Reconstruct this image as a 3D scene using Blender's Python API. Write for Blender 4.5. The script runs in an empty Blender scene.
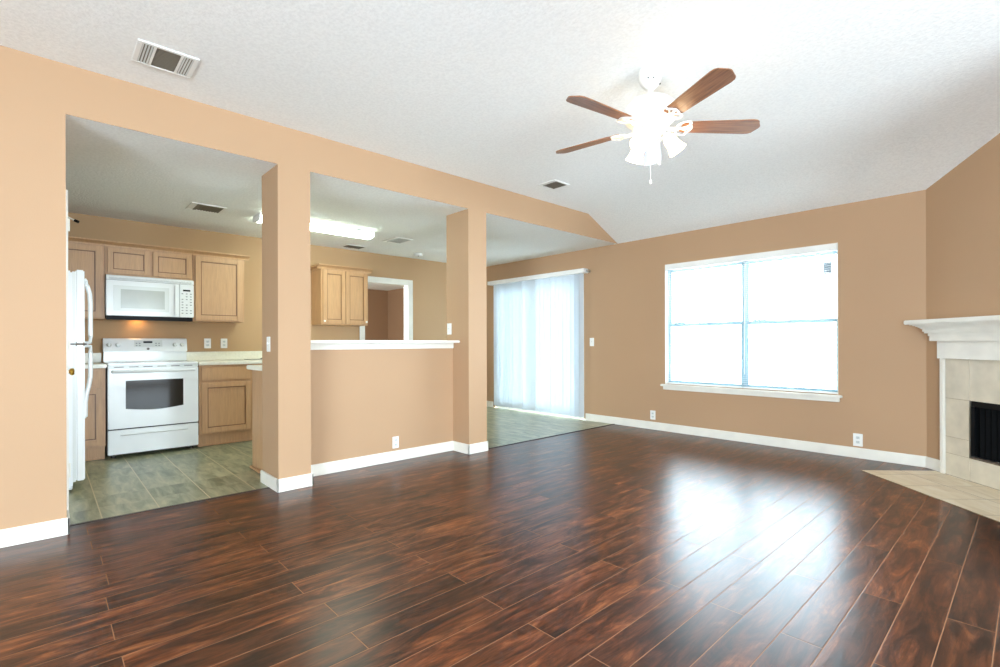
import bpy, bmesh, math, random
from mathutils import Vector, Matrix
random.seed(7)
PI = math.pi
SC = bpy.context.scene
COL = SC.collection

# ------------------------------------------------------------------ camera, world, exposure
H = 1.103                       # eye height
F_PX, CX, CY, YAW, ROLL = 494.24, 499.93, 343.137, 47.247, -0.0029
cam_d = bpy.data.cameras.new('camera'); cam = bpy.data.objects.new('camera', cam_d); COL.objects.link(cam)
cam_d.sensor_fit = 'HORIZONTAL'; cam_d.sensor_width = 36.0
cam_d.lens = F_PX / 1000 * 36
cam_d.shift_x = (500 - CX) / 1000
cam_d.shift_y = (CY - 333.5) / 1000
cam_d.clip_start = 0.05
cam.location = (0, 0, H)
cam.rotation_euler = (Matrix.Rotation(math.radians(YAW), 3, 'Z') @ Matrix.Rotation(PI/2, 3, 'X') @ Matrix.Rotation(ROLL, 3, 'Z')).to_euler()
SC.camera = cam
SC.view_settings.view_transform = 'Standard'; SC.view_settings.look = 'None'
SC.view_settings.gamma = 1.0; SC.view_settings.use_curve_mapping = False
SC.view_settings.exposure = 0.46
world = bpy.data.worlds.new('sky'); SC.world = world; world.use_nodes = True
bg = world.node_tree.nodes['Background']
bg.inputs['Color'].default_value = (0.73, 0.875, 0.985, 1); bg.inputs['Strength'].default_value = 20.0

def area_light(name, loc, rot, sx, sy, power, color=(1, 1, 1), portal=False):
    d = bpy.data.lights.new(name, 'AREA'); d.shape = 'RECTANGLE'; d.size = sx; d.size_y = sy
    d.energy = power; d.color = color
    if portal: d.cycles.is_portal = True
    o = bpy.data.objects.new(name, d); COL.objects.link(o); o.location = loc; o.rotation_euler = rot
    return o
# portals guide the sky light through the seen and the added openings
area_light('portal_window', (-2.206, 5.875, 1.32), (-PI/2, 0, 0), 1.8, 1.48, 1, portal=True)
area_light('portal_slider', (-5.34, 5.875, 1.04), (-PI/2, 0, 0), 1.9, 2.05, 1, portal=True)
area_light('portal_rear', (1.35, -3.55, 1.2), (PI/2, 0, 0), 3.85, 2.05, 1, portal=True)
area_light('portal_right', (4.27, 1.45, 1.12), (0, PI/2, 0), 1.9, 2.85, 1, portal=True)
area_light('fill_far_room', (-8.5, 2.15, 1.5), (PI/2, 0, 0), 1.6, 1.2, 110, (0.9, 0.95, 1.0))  # unseen lamp added to fill the far room; its wall has no window

# ------------------------------------------------------------------ materials
def lin(c):
    def f(v):
        v /= 255.0
        return v/12.92 if v <= 0.04045 else ((v+0.055)/1.055)**2.4
    return (f(c[0]), f(c[1]), f(c[2]), 1.0)

class NT:
    def __init__(s, name):
        s.m = bpy.data.materials.new(name); s.m.use_nodes = True
        s.t = s.m.node_tree; s.b = s.t.nodes['Principled BSDF']; s.out = s.t.nodes['Material Output']
    def n(s, typ, **kw):
        x = s.t.nodes.new(typ)
        for k, v in kw.items(): setattr(x, k, v)
        return x
    def l(s, a, b): s.t.links.new(a, b)
    def put(s, sock, v):
        if isinstance(v, bpy.types.NodeSocket): s.l(v, sock)
        else: sock.default_value = v
    def math(s, op, a, b=None, c=None, clamp=False):
        x = s.n('ShaderNodeMath', operation=op, use_clamp=clamp)
        s.put(x.inputs[0], a)
        if b is not None: s.put(x.inputs[1], b)
        if c is not None: s.put(x.inputs[2], c)
        return x.outputs[0]
    def pos(s):
        g = s.n('ShaderNodeNewGeometry'); return g.outputs['Position']
    def obj(s):
        return s.n('ShaderNodeTexCoord').outputs['Object']
    def scale(s, v, k):
        x = s.n('ShaderNodeVectorMath', operation='MULTIPLY'); s.l(v, x.inputs[0]); x.inputs[1].default_value = k
        return x.outputs[0]
    def add(s, v, w):
        x = s.n('ShaderNodeVectorMath', operation='ADD'); s.l(v, x.inputs[0]); s.put(x.inputs[1], w)
        return x.outputs[0]
    def noise(s, v, sc, det=3, rough=0.5, dist=0.0):
        x = s.n('ShaderNodeTexNoise'); s.l(v, x.inputs['Vector']); x.inputs['Scale'].default_value = sc
        x.inputs['Detail'].default_value = det; x.inputs['Roughness'].default_value = rough; x.inputs['Distortion'].default_value = dist
        return x.outputs['Fac']
    def ramp(s, f, stops):
        x = s.n('ShaderNodeValToRGB'); s.l(f, x.inputs[0]); e = x.color_ramp.elements
        while len(e) < len(stops): e.new(0.5)
        for i, (p, c) in enumerate(stops): e[i].position = p; e[i].color = lin(c)
        return x.outputs[0]
    def mix(s, f, a, b, mode='MIX'):
        x = s.n('ShaderNodeMix', data_type='RGBA', blend_type=mode); s.put(x.inputs[0], f); s.put(x.inputs[6], a); s.put(x.inputs[7], b)
        return x.outputs[2]
    def bump(s, h, strength, dist=0.01):
        x = s.n('ShaderNodeBump'); s.l(h, x.inputs['Height']); x.inputs['Strength'].default_value = strength; x.inputs['Distance'].default_value = dist
        s.l(x.outputs[0], s.b.inputs['Normal'])
    def set(s, **kw):
        names = dict(rough='Roughness', metal='Metallic', spec='Specular IOR Level', coat='Coat Weight', coatr='Coat Roughness', emit='Emission Strength', alpha='Alpha')
        for k, v in kw.items(): s.put(s.b.inputs[names[k]], v)
        return s

def plain(name, c, rough=0.5, metal=0.0, var=0.02, sc=6.0, bump=0.0, bsc=200, spec=0.5):
    t = NT(name); p = t.pos()
    f = t.noise(p, sc, 2)
    lo = tuple(max(0, v*(1-var)) for v in c); hi = tuple(min(255, v*(1+var)) for v in c)
    t.l(t.ramp(f, [(0.3, lo), (0.7, hi)]), t.b.inputs['Base Color'])
    t.set(rough=rough, metal=metal, spec=spec)
    if bump: t.bump(t.noise(p, bsc, 2), bump, 0.002)
    return t.m

def paint(name, c):
    t = NT(name); p = t.pos()
    f = t.noise(p, 1.3, 2)
    t.l(t.ramp(f, [(0.3, tuple(v*0.985 for v in c)), (0.7, c)]), t.b.inputs['Base Color'])
    t.set(rough=0.62, spec=0.3)
    t.bump(t.noise(p, 130, 2), 0.12, 0.002)
    return t.m

def textured_ceiling(name, c):
    t = NT(name); p = t.pos()
    f = t.noise(p, 55, 4, 0.6)
    t.l(t.ramp(f, [(0.35, tuple(v*0.965 for v in c)), (0.62, c)]), t.b.inputs['Base Color'])
    t.set(rough=0.9, spec=0.1)
    t.bump(f, 0.55, 0.006)
    return t.m

def cabinet_wood(name, c):
    t = NT(name); p = t.scale(t.pos(), (9, 9, 0.8))
    f = t.noise(p, 5, 5, 0.6, 0.6); g = t.noise(t.scale(t.pos(), (60, 60, 2.2)), 4, 2)
    a = t.ramp(f, [(0.25, tuple(v*0.94 for v in c)), (0.5, c), (0.8, tuple(min(255, v*1.04) for v in c))])
    b = t.ramp(g, [(0.3, (238, 230, 222)), (0.6, (255, 255, 255))])
    t.l(t.mix(0.6, a, b, 'MULTIPLY'), t.b.inputs['Base Color'])
    t.set(rough=0.42)
    return t.m

def wood_floor(name):
    t = NT(name); p = t.pos()
    sep = t.n('ShaderNodeSeparateXYZ'); t.l(p, sep.inputs[0]); x, y = sep.outputs[0], sep.outputs[1]
    W, L = 0.1395, 1.22
    u = t.math('DIVIDE', t.math('ADD', x, 0.24+W*40), W)
    row = t.math('FLOOR', u); fu = t.math('FRACT', u)
    par = t.math('MODULO', row, 2.0)
    wn = t.n('ShaderNodeTexWhiteNoise', noise_dimensions='1D'); t.l(row, wn.inputs['W'])
    off = t.math('ADD', t.math('MULTIPLY', par, 0.45), t.math('MULTIPLY', wn.outputs['Value'], 0.05))
    v = t.math('ADD', t.math('DIVIDE', t.math('ADD', y, 12.2-0.22), L), off)
    pid = t.math('FLOOR', v); fv = t.math('FRACT', v)
    cmb = t.n('ShaderNodeCombineXYZ'); t.l(row, cmb.inputs[0]); t.l(pid, cmb.inputs[1])
    w2 = t.n('ShaderNodeTexWhiteNoise', noise_dimensions='3D'); t.l(cmb.outputs[0], w2.inputs['Vector'])
    rnd = w2.outputs['Value']; rcol = w2.outputs['Color']
    du = t.math('MULTIPLY', t.math('MINIMUM', fu, t.math('SUBTRACT', 1.0, fu)), W)
    dv = t.math('MULTIPLY', t.math('MINIMUM', fv, t.math('SUBTRACT', 1.0, fv)), L)
    d = t.math('MINIMUM', du, dv)
    seam = t.math('LESS_THAN', d, 0.0016)
    shift = t.scale(rcol, (37, 53, 11))
    gp = t.add(t.scale(p, (7.0, 1.5, 1)), shift)
    g1 = t.noise(gp, 1.9, 6, 0.66, 0.9)
    g2 = t.noise(t.add(t.scale(p, (48, 3.0, 1)), shift), 1.6, 5, 0.7, 0.6)
    blot = t.noise(t.add(t.scale(p, (7, 2.2, 1)), shift), 1.3, 4, 0.6, 0.8)
    a = t.ramp(g1, [(0.26, (20, 9, 6)), (0.42, (66, 33, 18)), (0.57, (114, 62, 34)), (0.74, (172, 106, 62))])
    a = t.mix(0.55, a, t.ramp(g2, [(0.36, (104, 86, 78)), (0.58, (255, 252, 248))]), 'MULTIPLY')
    a = t.mix(t.math('MULTIPLY', t.ramp(blot, [(0.30, (255, 255, 255)), (0.46, (0, 0, 0))]), 0.68), a, lin((30, 20, 17)))
    tone = t.n('ShaderNodeHueSaturation'); t.l(a, tone.inputs['Color'])
    tone.inputs['Saturation'].default_value = 1.0
    t.l(t.math('ADD', 0.60, t.math('MULTIPLY', rnd, 0.42)), tone.inputs['Value'])
    cfin = t.mix(seam, tone.outputs[0], lin((150, 108, 78)))
    t.l(cfin, t.b.inputs['Base Color'])
    rg = t.math('MAXIMUM', t.math('ADD', 0.278, t.math('MULTIPLY', g2, 0.03)), t.math('MULTIPLY', seam, 0.8))
    t.set(rough=rg, spec=0.36)
    edge = t.math('MINIMUM', t.math('DIVIDE', d, 0.004), 1.0)
    scr = t.noise(t.add(t.scale(p, (26, 3.0, 1)), shift), 1.5, 2, 0.5, 0.4)
    hgt = t.math('ADD', t.math('MULTIPLY', edge, 0.35), t.math('ADD', t.math('MULTIPLY', scr, 0.55), t.math('MULTIPLY', g2, 0.10)))
    t.bump(hgt, 0.22, 0.004)
    return t.m

def tile_mat(name, cols, grout, size, x0, y0, stretch, rot=0.0, cross=1.0, rough=0.35, gw=0.005):
    t = NT(name); p = t.pos()
    mp = t.n('ShaderNodeMapping'); mp.inputs['Rotation'].default_value = (0, 0, rot); t.l(p, mp.inputs[0])
    sep = t.n('ShaderNodeSeparateXYZ'); t.l(mp.outputs[0], sep.inputs[0])
    u = t.math('DIVIDE', t.math('ADD', sep.outputs[0], x0+size*60), size); v = t.math('DIVIDE', t.math('ADD', sep.outputs[1], y0+size*60), size)
    fu = t.math('FRACT', u); fv = t.math('FRACT', v)
    du = t.math('MULTIPLY', t.math('MINIMUM', fu, t.math('SUBTRACT', 1.0, fu)), size)
    dv = t.math('MULTIPLY', t.math('MINIMUM', fv, t.math('SUBTRACT', 1.0, fv)), size)
    cmb = t.n('ShaderNodeCombineXYZ'); t.l(t.math('FLOOR', u), cmb.inputs[0]); t.l(t.math('FLOOR', v), cmb.inputs[1])
    w = t.n('ShaderNodeTexWhiteNoise', noise_dimensions='3D'); t.l(cmb.outputs[0], w.inputs['Vector'])
    f = t.noise(t.add(t.scale(mp.outputs[0], stretch), t.scale(w.outputs['Color'], (9, 13, 5))), 3.0, 5, 0.6, 0.7)
    f = t.math('ADD', f, t.math('MULTIPLY', t.math('SUBTRACT', w.outputs['Value'], 0.5), 0.10))
    c = t.ramp(f, [(0.3, cols[0]), (0.5, cols[1]), (0.7, cols[2])])
    sv = t.math('LESS_THAN', dv, gw*0.5); su = t.math('MULTIPLY', t.math('LESS_THAN', du, gw*0.5), cross)
    s = t.math('MAXIMUM', sv, su)
    t.l(t.mix(s, c, lin(grout)), t.b.inputs['Base Color'])
    t.set(rough=t.math('ADD', rough, t.math('MULTIPLY', f, 0.08)))
    d = t.math('MINIMUM', du, dv)
    t.bump(t.math('ADD', t.math('MINIMUM', t.math('DIVIDE', d, 0.005), 1.0), t.math('MULTIPLY', f, 0.12)), 0.15, 0.003)
    return t.m

def emitter(name, c, strength):
    t = NT(name)
    t.b.inputs['Base Color'].default_value = lin((240, 240, 240))
    t.b.inputs['Emission Color'].default_value = lin(c); t.b.inputs['Emission Strength'].default_value = strength
    t.set(rough=0.4)
    return t.m

def glass_pane(name):
    t = NT(name)
    tr = t.n('ShaderNodeBsdfTransparent'); tr.inputs[0].default_value = (0.96, 0.98, 0.98, 1)
    gl = t.n('ShaderNodeBsdfGlossy'); gl.inputs['Roughness'].default_value = 0.02
    lw = t.n('ShaderNodeFresnel'); lw.inputs['IOR'].default_value = 1.45
    mx = t.n('ShaderNodeMixShader'); t.l(lw.outputs[0], mx.inputs[0]); t.l(tr.outputs[0], mx.inputs[1]); t.l(gl.outputs[0], mx.inputs[2])
    t.l(mx.outputs[0], t.out.inputs['Surface'])
    return t.m

def translucent(name, c, amount=0.5):
    t = NT(name)
    df = t.n('ShaderNodeBsdfDiffuse'); df.inputs[0].default_value = lin(c)
    tl = t.n('ShaderNodeBsdfTranslucent'); tl.inputs[0].default_value = lin(c)
    mx = t.n('ShaderNodeMixShader'); mx.inputs[0].default_value = amount
    t.l(df.outputs[0], mx.inputs[1]); t.l(tl.outputs[0], mx.inputs[2]); t.l(mx.outputs[0], t.out.inputs['Surface'])
    return t.m

M = {}
M['wall'] = paint('peach_tan_paint', (185, 151, 118))
M['kwall'] = paint('kitchen_tan_paint', (186, 151, 112))
M['ceil'] = textured_ceiling('white_ceiling_texture', (250, 251, 248))
M['wood_floor'] = wood_floor('dark_laminate_planks')
M['tile'] = tile_mat('green_slate_tile', [(104, 110, 86), (146, 148, 120), (182, 178, 146)], (196, 184, 150), 0.303, 0.05, 0.03, (1.0, 5.0, 1), cross=0.25, rough=0.28, gw=0.007)
M['hearth'] = tile_mat('cream_hearth_tile', [(214, 194, 162), (230, 213, 184), (240, 227, 204)], (150, 126, 96), 0.325, 0, 0, (1, 4, 1), rough=0.35, rot=PI/4)
M['trim'] = plain('white_trim_paint', (236, 233, 223), 0.35)
M['white'] = plain('white_plastic', (240, 240, 236), 0.35)
M['enamel'] = plain('white_enamel', (238, 241, 242), 0.18, var=0.005)
M['enamel2'] = plain('off_white_enamel', (222, 226, 224), 0.25, var=0.005)
M['cab'] = cabinet_wood('light_oak_cabinet', (194, 152, 110))
M['shadow_bead'] = cabinet_wood('shadow_line_oak', (124, 86, 56))  # darker oak that paints the shadow lines inside the door frames
M['counter'] = plain('cream_laminate', (236, 232, 216), 0.3, var=0.02, sc=40)
M['black'] = plain('black_plastic', (14, 14, 14), 0.5, spec=0.2)
M['dark'] = plain('dark_metal', (52, 50, 44), 0.5)  # dark metal of latches, feet, screws and slots
M['oven_glass'] = plain('dark_oven_glass', (46, 42, 36), 0.08, spec=0.3)
M['mw_glass'] = plain('grey_microwave_glass', (186, 190, 184), 0.15)
M['steel'] = plain('brushed_steel', (170, 170, 168), 0.3, metal=1.0)
M['brass'] = plain('brass', (205, 165, 80), 0.2, metal=1.0)
M['fan_white'] = plain('fan_white_enamel', (242, 240, 234), 0.3)
M['sash'] = plain('window_vinyl', (150, 178, 188), 0.4)
M['glass'] = glass_pane('clear_glass')
M['blind'] = translucent('white_blind_slat', (245, 246, 246), 0.35)
M['vane'] = translucent('white_blind_vane', (220, 226, 230), 0.27)
M['stone'] = plain('beige_travertine_tile', (212, 202, 182), 0.35, var=0.035, sc=9)
M['grout'] = plain('tan_grout', (168, 150, 122), 0.8)
M['firebox'] = plain('black_firebox_metal', (9, 10, 11), 0.5, spec=0.2)
M['mesh'] = plain('black_mesh_curtain', (6, 7, 8), 0.8, spec=0.12)
M['grille'] = plain('grey_vent_grille', (120, 112, 98), 0.6)
M['strip'] = plain('dark_transition_strip', (48, 34, 28), 0.4)
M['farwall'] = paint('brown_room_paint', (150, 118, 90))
M['grey'] = plain('grey_sticker', (120, 125, 130), 0.6)
M['fluor'] = emitter('fluorescent_diffuser', (236, 255, 234), 17.0)
M['shade_glow'] = emitter('lit_frosted_glass', (255, 222, 170), 11.0)
M['hood_lamp'] = emitter('range_hood_lamp', (255, 190, 110), 14.0)
def blade_mat():
    t = NT('walnut_fan_blade'); p = t.scale(t.obj(), (1.5, 22, 1))
    f = t.noise(p, 4, 5, 0.6, 0.5)
    t.l(t.ramp(f, [(0.3, (104, 66, 40)), (0.5, (140, 92, 58)), (0.7, (164, 112, 74))]), t.b.inputs['Base Color'])
    t.set(rough=0.35); return t.m
M['blade'] = blade_mat()

# ------------------------------------------------------------------ mesh builder
class MB:
    def __init__(s, fn=None): s.bm = bmesh.new(); s.fn = fn
    def _v(s, p): return s.bm.verts.new(s.fn(*p) if s.fn else p)
    def hull(s, pts, faces, bevel=0, seg=2):
        vs = [s._v(p) for p in pts]; fs = [s.bm.faces.new([vs[i] for i in f]) for f in faces]
        if bevel:
            es = set(e for f in fs for e in f.edges)
            bmesh.ops.bevel(s.bm, geom=list(es), offset=bevel, segments=seg, affect='EDGES', clamp_overlap=True)
        return s
    def box(s, x0, x1, y0, y1, z0, z1, bevel=0, seg=2):
        x0, x1 = min(x0, x1), max(x0, x1); y0, y1 = min(y0, y1), max(y0, y1); z0, z1 = min(z0, z1), max(z0, z1)
        p = [(x0,y0,z0),(x1,y0,z0),(x1,y1,z0),(x0,y1,z0),(x0,y0,z1),(x1,y0,z1),(x1,y1,z1),(x0,y1,z1)]
        return s.hull(p, [(0,3,2,1),(4,5,6,7),(0,1,5,4),(1,2,6,5),(2,3,7,6),(3,0,4,7)], bevel, seg)
    def prism(s, poly, axis, a, b, bevel=0):
        def P(u, v, w): return {'x': (w,u,v), 'y': (u,w,v), 'z': (u,v,w)}[axis]
        n = len(poly); pts = [P(u,v,a) for u,v in poly] + [P(u,v,b) for u,v in poly]
        fs = [tuple(range(n))[::-1], tuple(range(n, 2*n))] + [(i,(i+1)%n,n+(i+1)%n,n+i) for i in range(n)]
        return s.hull(pts, fs, bevel)
    def lathe(s, prof, c=(0,0,0), mat=None, n=32, caps=True):
        rings = []
        mat = mat or Matrix.Identity(4)
        for r, z in prof:
            rings.append([s._v(tuple(Vector(c) + (mat @ Vector((r*math.cos(2*PI*k/n), r*math.sin(2*PI*k/n), z)))) ) for k in range(n)])
        for a, b in zip(rings, rings[1:]):
            for k in range(n): s.bm.faces.new((a[k], a[(k+1)%n], b[(k+1)%n], b[k]))
        if caps: s.bm.faces.new(rings[0][::-1]); s.bm.faces.new(rings[-1])
        return s
    def cyl(s, p0, p1, r, n=16, r1=None):
        p0, p1 = Vector(p0), Vector(p1); d = p1-p0
        q = d.to_track_quat('Z', 'Y').to_matrix().to_4x4()
        return s.lathe([(r, 0), (r if r1 is None else r1, d.length)], p0, q, n)
    def tube(s, pts, r, n=8, closed=False, flat=1.0):
        pts = [Vector(p) for p in pts]; m = len(pts); rings = []; up = Vector((0, 0, 1))
        for i, p in enumerate(pts):
            a = pts[(i-1) % m] if closed or i else p; b = pts[(i+1) % m] if closed or i < m-1 else p
            t = (b-a).normalized()
            ref = up if abs(t.dot(up)) < 0.95 else Vector((1, 0, 0))
            sx = t.cross(ref).normalized(); sy = sx.cross(t)
            rr = r[i] if isinstance(r, (list, tuple)) else r
            rings.append([s._v(tuple(p + sx*rr*math.cos(2*PI*k/n) + sy*rr*flat*math.sin(2*PI*k/n))) for k in range(n)])
        for i in range(m if closed else m-1):
            a, b = rings[i], rings[(i+1) % m]
            for k in range(n): s.bm.faces.new((a[k], a[(k+1)%n], b[(k+1)%n], b[k]))
        if not closed: s.bm.faces.new(rings[0][::-1]); s.bm.faces.new(rings[-1])
        return s
    def build(s, name, mat, parent=None, origin=None, smooth=True, recalc=True):
        bm = s.bm
        if recalc: bmesh.ops.recalc_face_normals(bm, faces=bm.faces)
        cs = [v.co for v in bm.verts]
        lo = Vector((min(c.x for c in cs), min(c.y for c in cs), min(c.z for c in cs))); hi = Vector((max(c.x for c in cs), max(c.y for c in cs), max(c.z for c in cs)))
        o_ = Vector(origin) if origin is not None else Vector(((lo.x+hi.x)/2, (lo.y+hi.y)/2, lo.z))
        for v in bm.verts: v.co -= o_
        if smooth:
            for f in bm.faces: f.smooth = True
            for e in bm.edges: e.smooth = len(e.link_faces) == 2 and e.calc_face_angle(0) < math.radians(32)
        me = bpy.data.meshes.new(name); bm.to_mesh(me); bm.free()
        me.materials.append(mat if not isinstance(mat, str) else M[mat])
        o = bpy.data.objects.new(name, me); COL.objects.link(o)
        if parent is not None:
            o.parent = parent; o.location = o_ - wpos(parent)
        else: o.location = o_
        return o

def wpos(o):
    p = Vector((0, 0, 0))
    while o is not None: p = p + o.location; o = o.parent
    return p
def tag(o, label=None, cat=None, group=None, kind=None):
    if label: o['label'] = label
    if cat: o['category'] = cat
    if group: o['group'] = group
    if kind: o['kind'] = kind
    return o
def thing(name, loc, label, cat, group=None, kind=None):
    o = bpy.data.objects.new(name, None); COL.objects.link(o); o.location = loc; o.empty_display_size = 0.1
    return tag(o, label, cat, group, kind)
def copy_tree(o, loc, label, parent=None):
    c = o.copy(); COL.objects.link(c)
    if parent is None: c.location = loc; c['label'] = label
    else: c.parent = parent
    for ch in list(o.children): copy_tree(ch, None, None, c)
    return c
def struct(name, mb, mat, label, cat, parent=None):
    o = mb.build(name, mat, parent)
    return tag(o, label, cat, kind='structure') if parent is None else o

# ------------------------------------------------------------------ key dimensions (metres)
XA, XB = -3.816, -4.18          # partition: living face, kitchen face
YW = 5.6964                     # window wall face
ZC, ZV, YV = 2.44, 2.732, 5.05  # kitchen ceiling, vault ceiling, crease of the vault
XK = -6.63                      # kitchen back wall face
XR, YR = 0.62, -3.5             # wall right of the fireplace, rear wall
XR2, YJ = 4.2, 3.6              # the room widens to the right behind the fireplace corner
XC = -0.645                     # window wall meets the angled fireplace wall
S2 = math.sqrt(0.5)
def fp(s_, d, z): return (XC + s_*S2 - d*S2, YW - s_*S2 - d*S2, z)      # along / out of the angled wall
SLEN = (XR - XC)/S2
YE = YW - SLEN*S2

# ------------------------------------------------------------------ floor and ceilings
b = MB(); b.prism([(-3.98, -3.6), (XR2+0.1, -3.6), (XR2+0.1, YJ+0.1), (XR+0.05, YJ+0.1), (XR+0.05, YE), (XR, YE), (XC, YW), (-3.87, YW), (-3.87, 3.2), (-4.1, 3.2), (-4.1, 1.4), (-3.98, 1.4)], 'z', -0.08, 0)
struct('floor', b, 'wood_floor', 'glossy dark reddish brown wood plank floor of the living room', 'floor')
b = MB(); b.prism([(-6.75, -3.6), (-3.981, -3.6), (-3.981, 1.4), (-4.101, 1.4), (-4.101, 3.2), (-3.871, 3.2), (-3.871, YW), (-6.75, YW)], 'z', -0.08, -0.001)
struct('floor_kitchen', b, 'tile', 'green grey slate-look tile floor of the kitchen and dining area', 'floor')
b = MB(); b.prism([(-3.7, ZV), (YV, ZV), (YW, ZC), (YW+0.3, ZC-0.1355), (YW+0.3, 2.9), (-3.7, 2.9)], 'x', XA-0.02, XR2+0.15)
struct('ceiling', b, 'ceil', 'white textured vaulted ceiling of the living room', 'ceiling')
b = MB(); b.box(XK-0.12, XA-0.004, -1.6, YW+0.05, ZC, ZC+0.016)
struct('ceiling_kitchen', b, 'ceil', 'flat textured white ceiling over the kitchen and dining area', 'ceiling')
b = MB().box(-3.995, -3.972, 0.1, 1.283, -0.02, 0.004).box(-3.882, -3.86, 3.342, YW-0.012, -0.02, 0.005)
struct('trim_1', b, 'strip', 'thin dark strip where the wood planks meet the kitchen tile', 'floor strip')

# ------------------------------------------------------------------ partition wall
b = MB()
for x0, x1, zb in ((XA-0.004, XA, ZC), (XB, XA-0.004, ZC+0.016)):
    b.prism([(-3.6, zb), (YW, zb), (YW, ZC+0.02), (YV, ZV+0.02), (-3.6, ZV+0.02)], 'x', x0, x1)
b.box(XB, XA, -3.6, 0.099, 0, ZC)
struct('wall_left', b, 'wall', 'peach wall on the left with the header over the kitchen openings', 'wall')
b = MB().box(XB, XA, 1.283, 1.526, 0, ZC)
struct('wall_pier', b, 'wall', 'peach wall pier between the kitchen doorway and the pass-through', 'wall')
b = MB().box(XB, XA, 3.105, 3.342, 0, ZC)
struct('wall_post', b, 'wall', 'peach wall pier between the pass-through and the dining opening', 'wall')
b = MB().box(XB, -4.075, 1.526, 3.105, 0, 1.106)
struct('wall_half', b, 'wall', 'peach half wall under the white bar ledge', 'wall')

# window wall with its two openings
WX0, WX1, WZ0, WZ1 = -3.128, -1.300, 0.590, 2.075
DX0, DX1, DZ1 = -6.29, -4.385, 2.10
b = MB()
for x0, x1, z0, z1 in ((-6.75, DX0, 0, ZC), (DX0, DX1, DZ1, ZC), (DX1, WX0, 0, ZC), (WX0, WX1, 0, WZ0), (WX0, WX1, WZ1, ZC), (WX1, XC+0.2, 0, ZC)):
    b.box(x0, x1, YW, YW+0.15, z0, z1)
struct('wall_back', b, 'wall', 'tan wall with the big window and the sliding glass door', 'wall')

# angled fireplace wall (with the firebox hole)
FB0, FB1, FBZ0, FBZ1 = 0.447, 1.397, 0.19, 0.638
b = MB(fp)
for s0, s1, z0, z1 in ((-0.05, FB0-0.02, 0, 3.0), (FB0-0.02, FB1+0.02, 0, FBZ0-0.02), (FB0-0.02, FB1+0.02, FBZ1+0.02, 3.0), (FB1+0.02, SLEN+0.1, 0, 3.0)):
    b.box(s0, s1, -0.12, 0, z0, z1)
struct('wall_fireplace', b, 'wall', 'angled tan corner wall above and beside the fireplace', 'wall')

# right and rear walls with openings for the added windows (behind the camera)
RY0, RY1, RZ0, RZ1 = 0.0, 2.9, 0.15, 2.1
b = MB()
for y0, y1, z0, z1 in ((YR-0.1, RY0, 0, 2.9), (RY1, YJ+0.12, 0, 2.9), (RY0, RY1, 0, RZ0), (RY0, RY1, RZ1, 2.9)):
    b.box(XR2, XR2+0.12, y0, y1, z0, z1)
b.box(XR, XR2, YJ, YJ+0.12, 0, 2.9).box(XR, XR+0.12, YJ+0.12, YE+0.02, 0, 2.9)
struct('wall_right', b, 'wall', 'peach wall to the right of the camera', 'wall')
BX0, BX1, BZ0, BZ1 = -0.6, 3.3, 0.15, 2.25
b = MB()
for x0, x1, z0, z1 in ((XA, BX0, 0, 2.9), (BX1, XR2, 0, 2.9), (BX0, BX1, 0, BZ0), (BX0, BX1, BZ1, 2.9)):
    b.box(x0, x1, YR-0.1, YR, z0, z1)
struct('wall_rear', b, 'wall', 'peach wall behind the camera', 'wall')

# kitchen back wall with the doorway, side walls
KY0, KY1, KZ = 3.43, 4.19, 2.02
b = MB()
for y0, y1, z0, z1 in ((-1.6, KY0, 0, ZC), (KY0, KY1, KZ, ZC), (KY1, YW+0.02, 0, ZC)):
    b.box(XK-0.12, XK, y0, y1, z0, z1)
struct('wall_kitchen', b, 'kwall', 'tan kitchen wall behind the range and the cabinets', 'wall')
PX0, PX1, PZ = -4.80, -4.21, 2.03
b = MB().box(PX1, XB, -0.02, 0.099, 0, ZC).box(-4.86, PX0, -0.02, 0.099, 0, ZC).box(PX0, PX1, -0.02, 0.099, PZ, ZC)
struct('wall_pantry', b, 'kwall', 'short tan wall with the white pantry door', 'wall')
b = MB().box(XK, -4.18, -0.72, -0.6, 0, ZC)
struct('wall_alcove', b, 'kwall', 'tan wall behind the refrigerator', 'wall')
# the room seen through the doorway
b = MB().box(-11.2, -11.1, 2.0, 6.45, 0, ZC).box(-11.1, XK-0.12, 6.40, 6.5, 0, ZC).box(-11.1, XK-0.12, 1.9, 2.0, 0, ZC).box(XK-0.20, XK-0.12, YW, 6.4, 0, ZC)
struct('wall_room', b, 'farwall', 'brown walls of the dim room seen through the kitchen doorway', 'wall')
b = MB().box(-11.2, XK-0.121, 1.9, 6.5, ZC, ZC+0.05)
struct('ceiling_room', b, 'ceil', 'white ceiling of the room seen through the kitchen doorway', 'ceiling')
b = MB().box(-11.2, XK-0.02, 1.9, 6.5, -0.08, -0.002)
struct('floor_room', b, 'tile', 'tile floor of the room beyond the kitchen doorway', 'floor')

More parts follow.
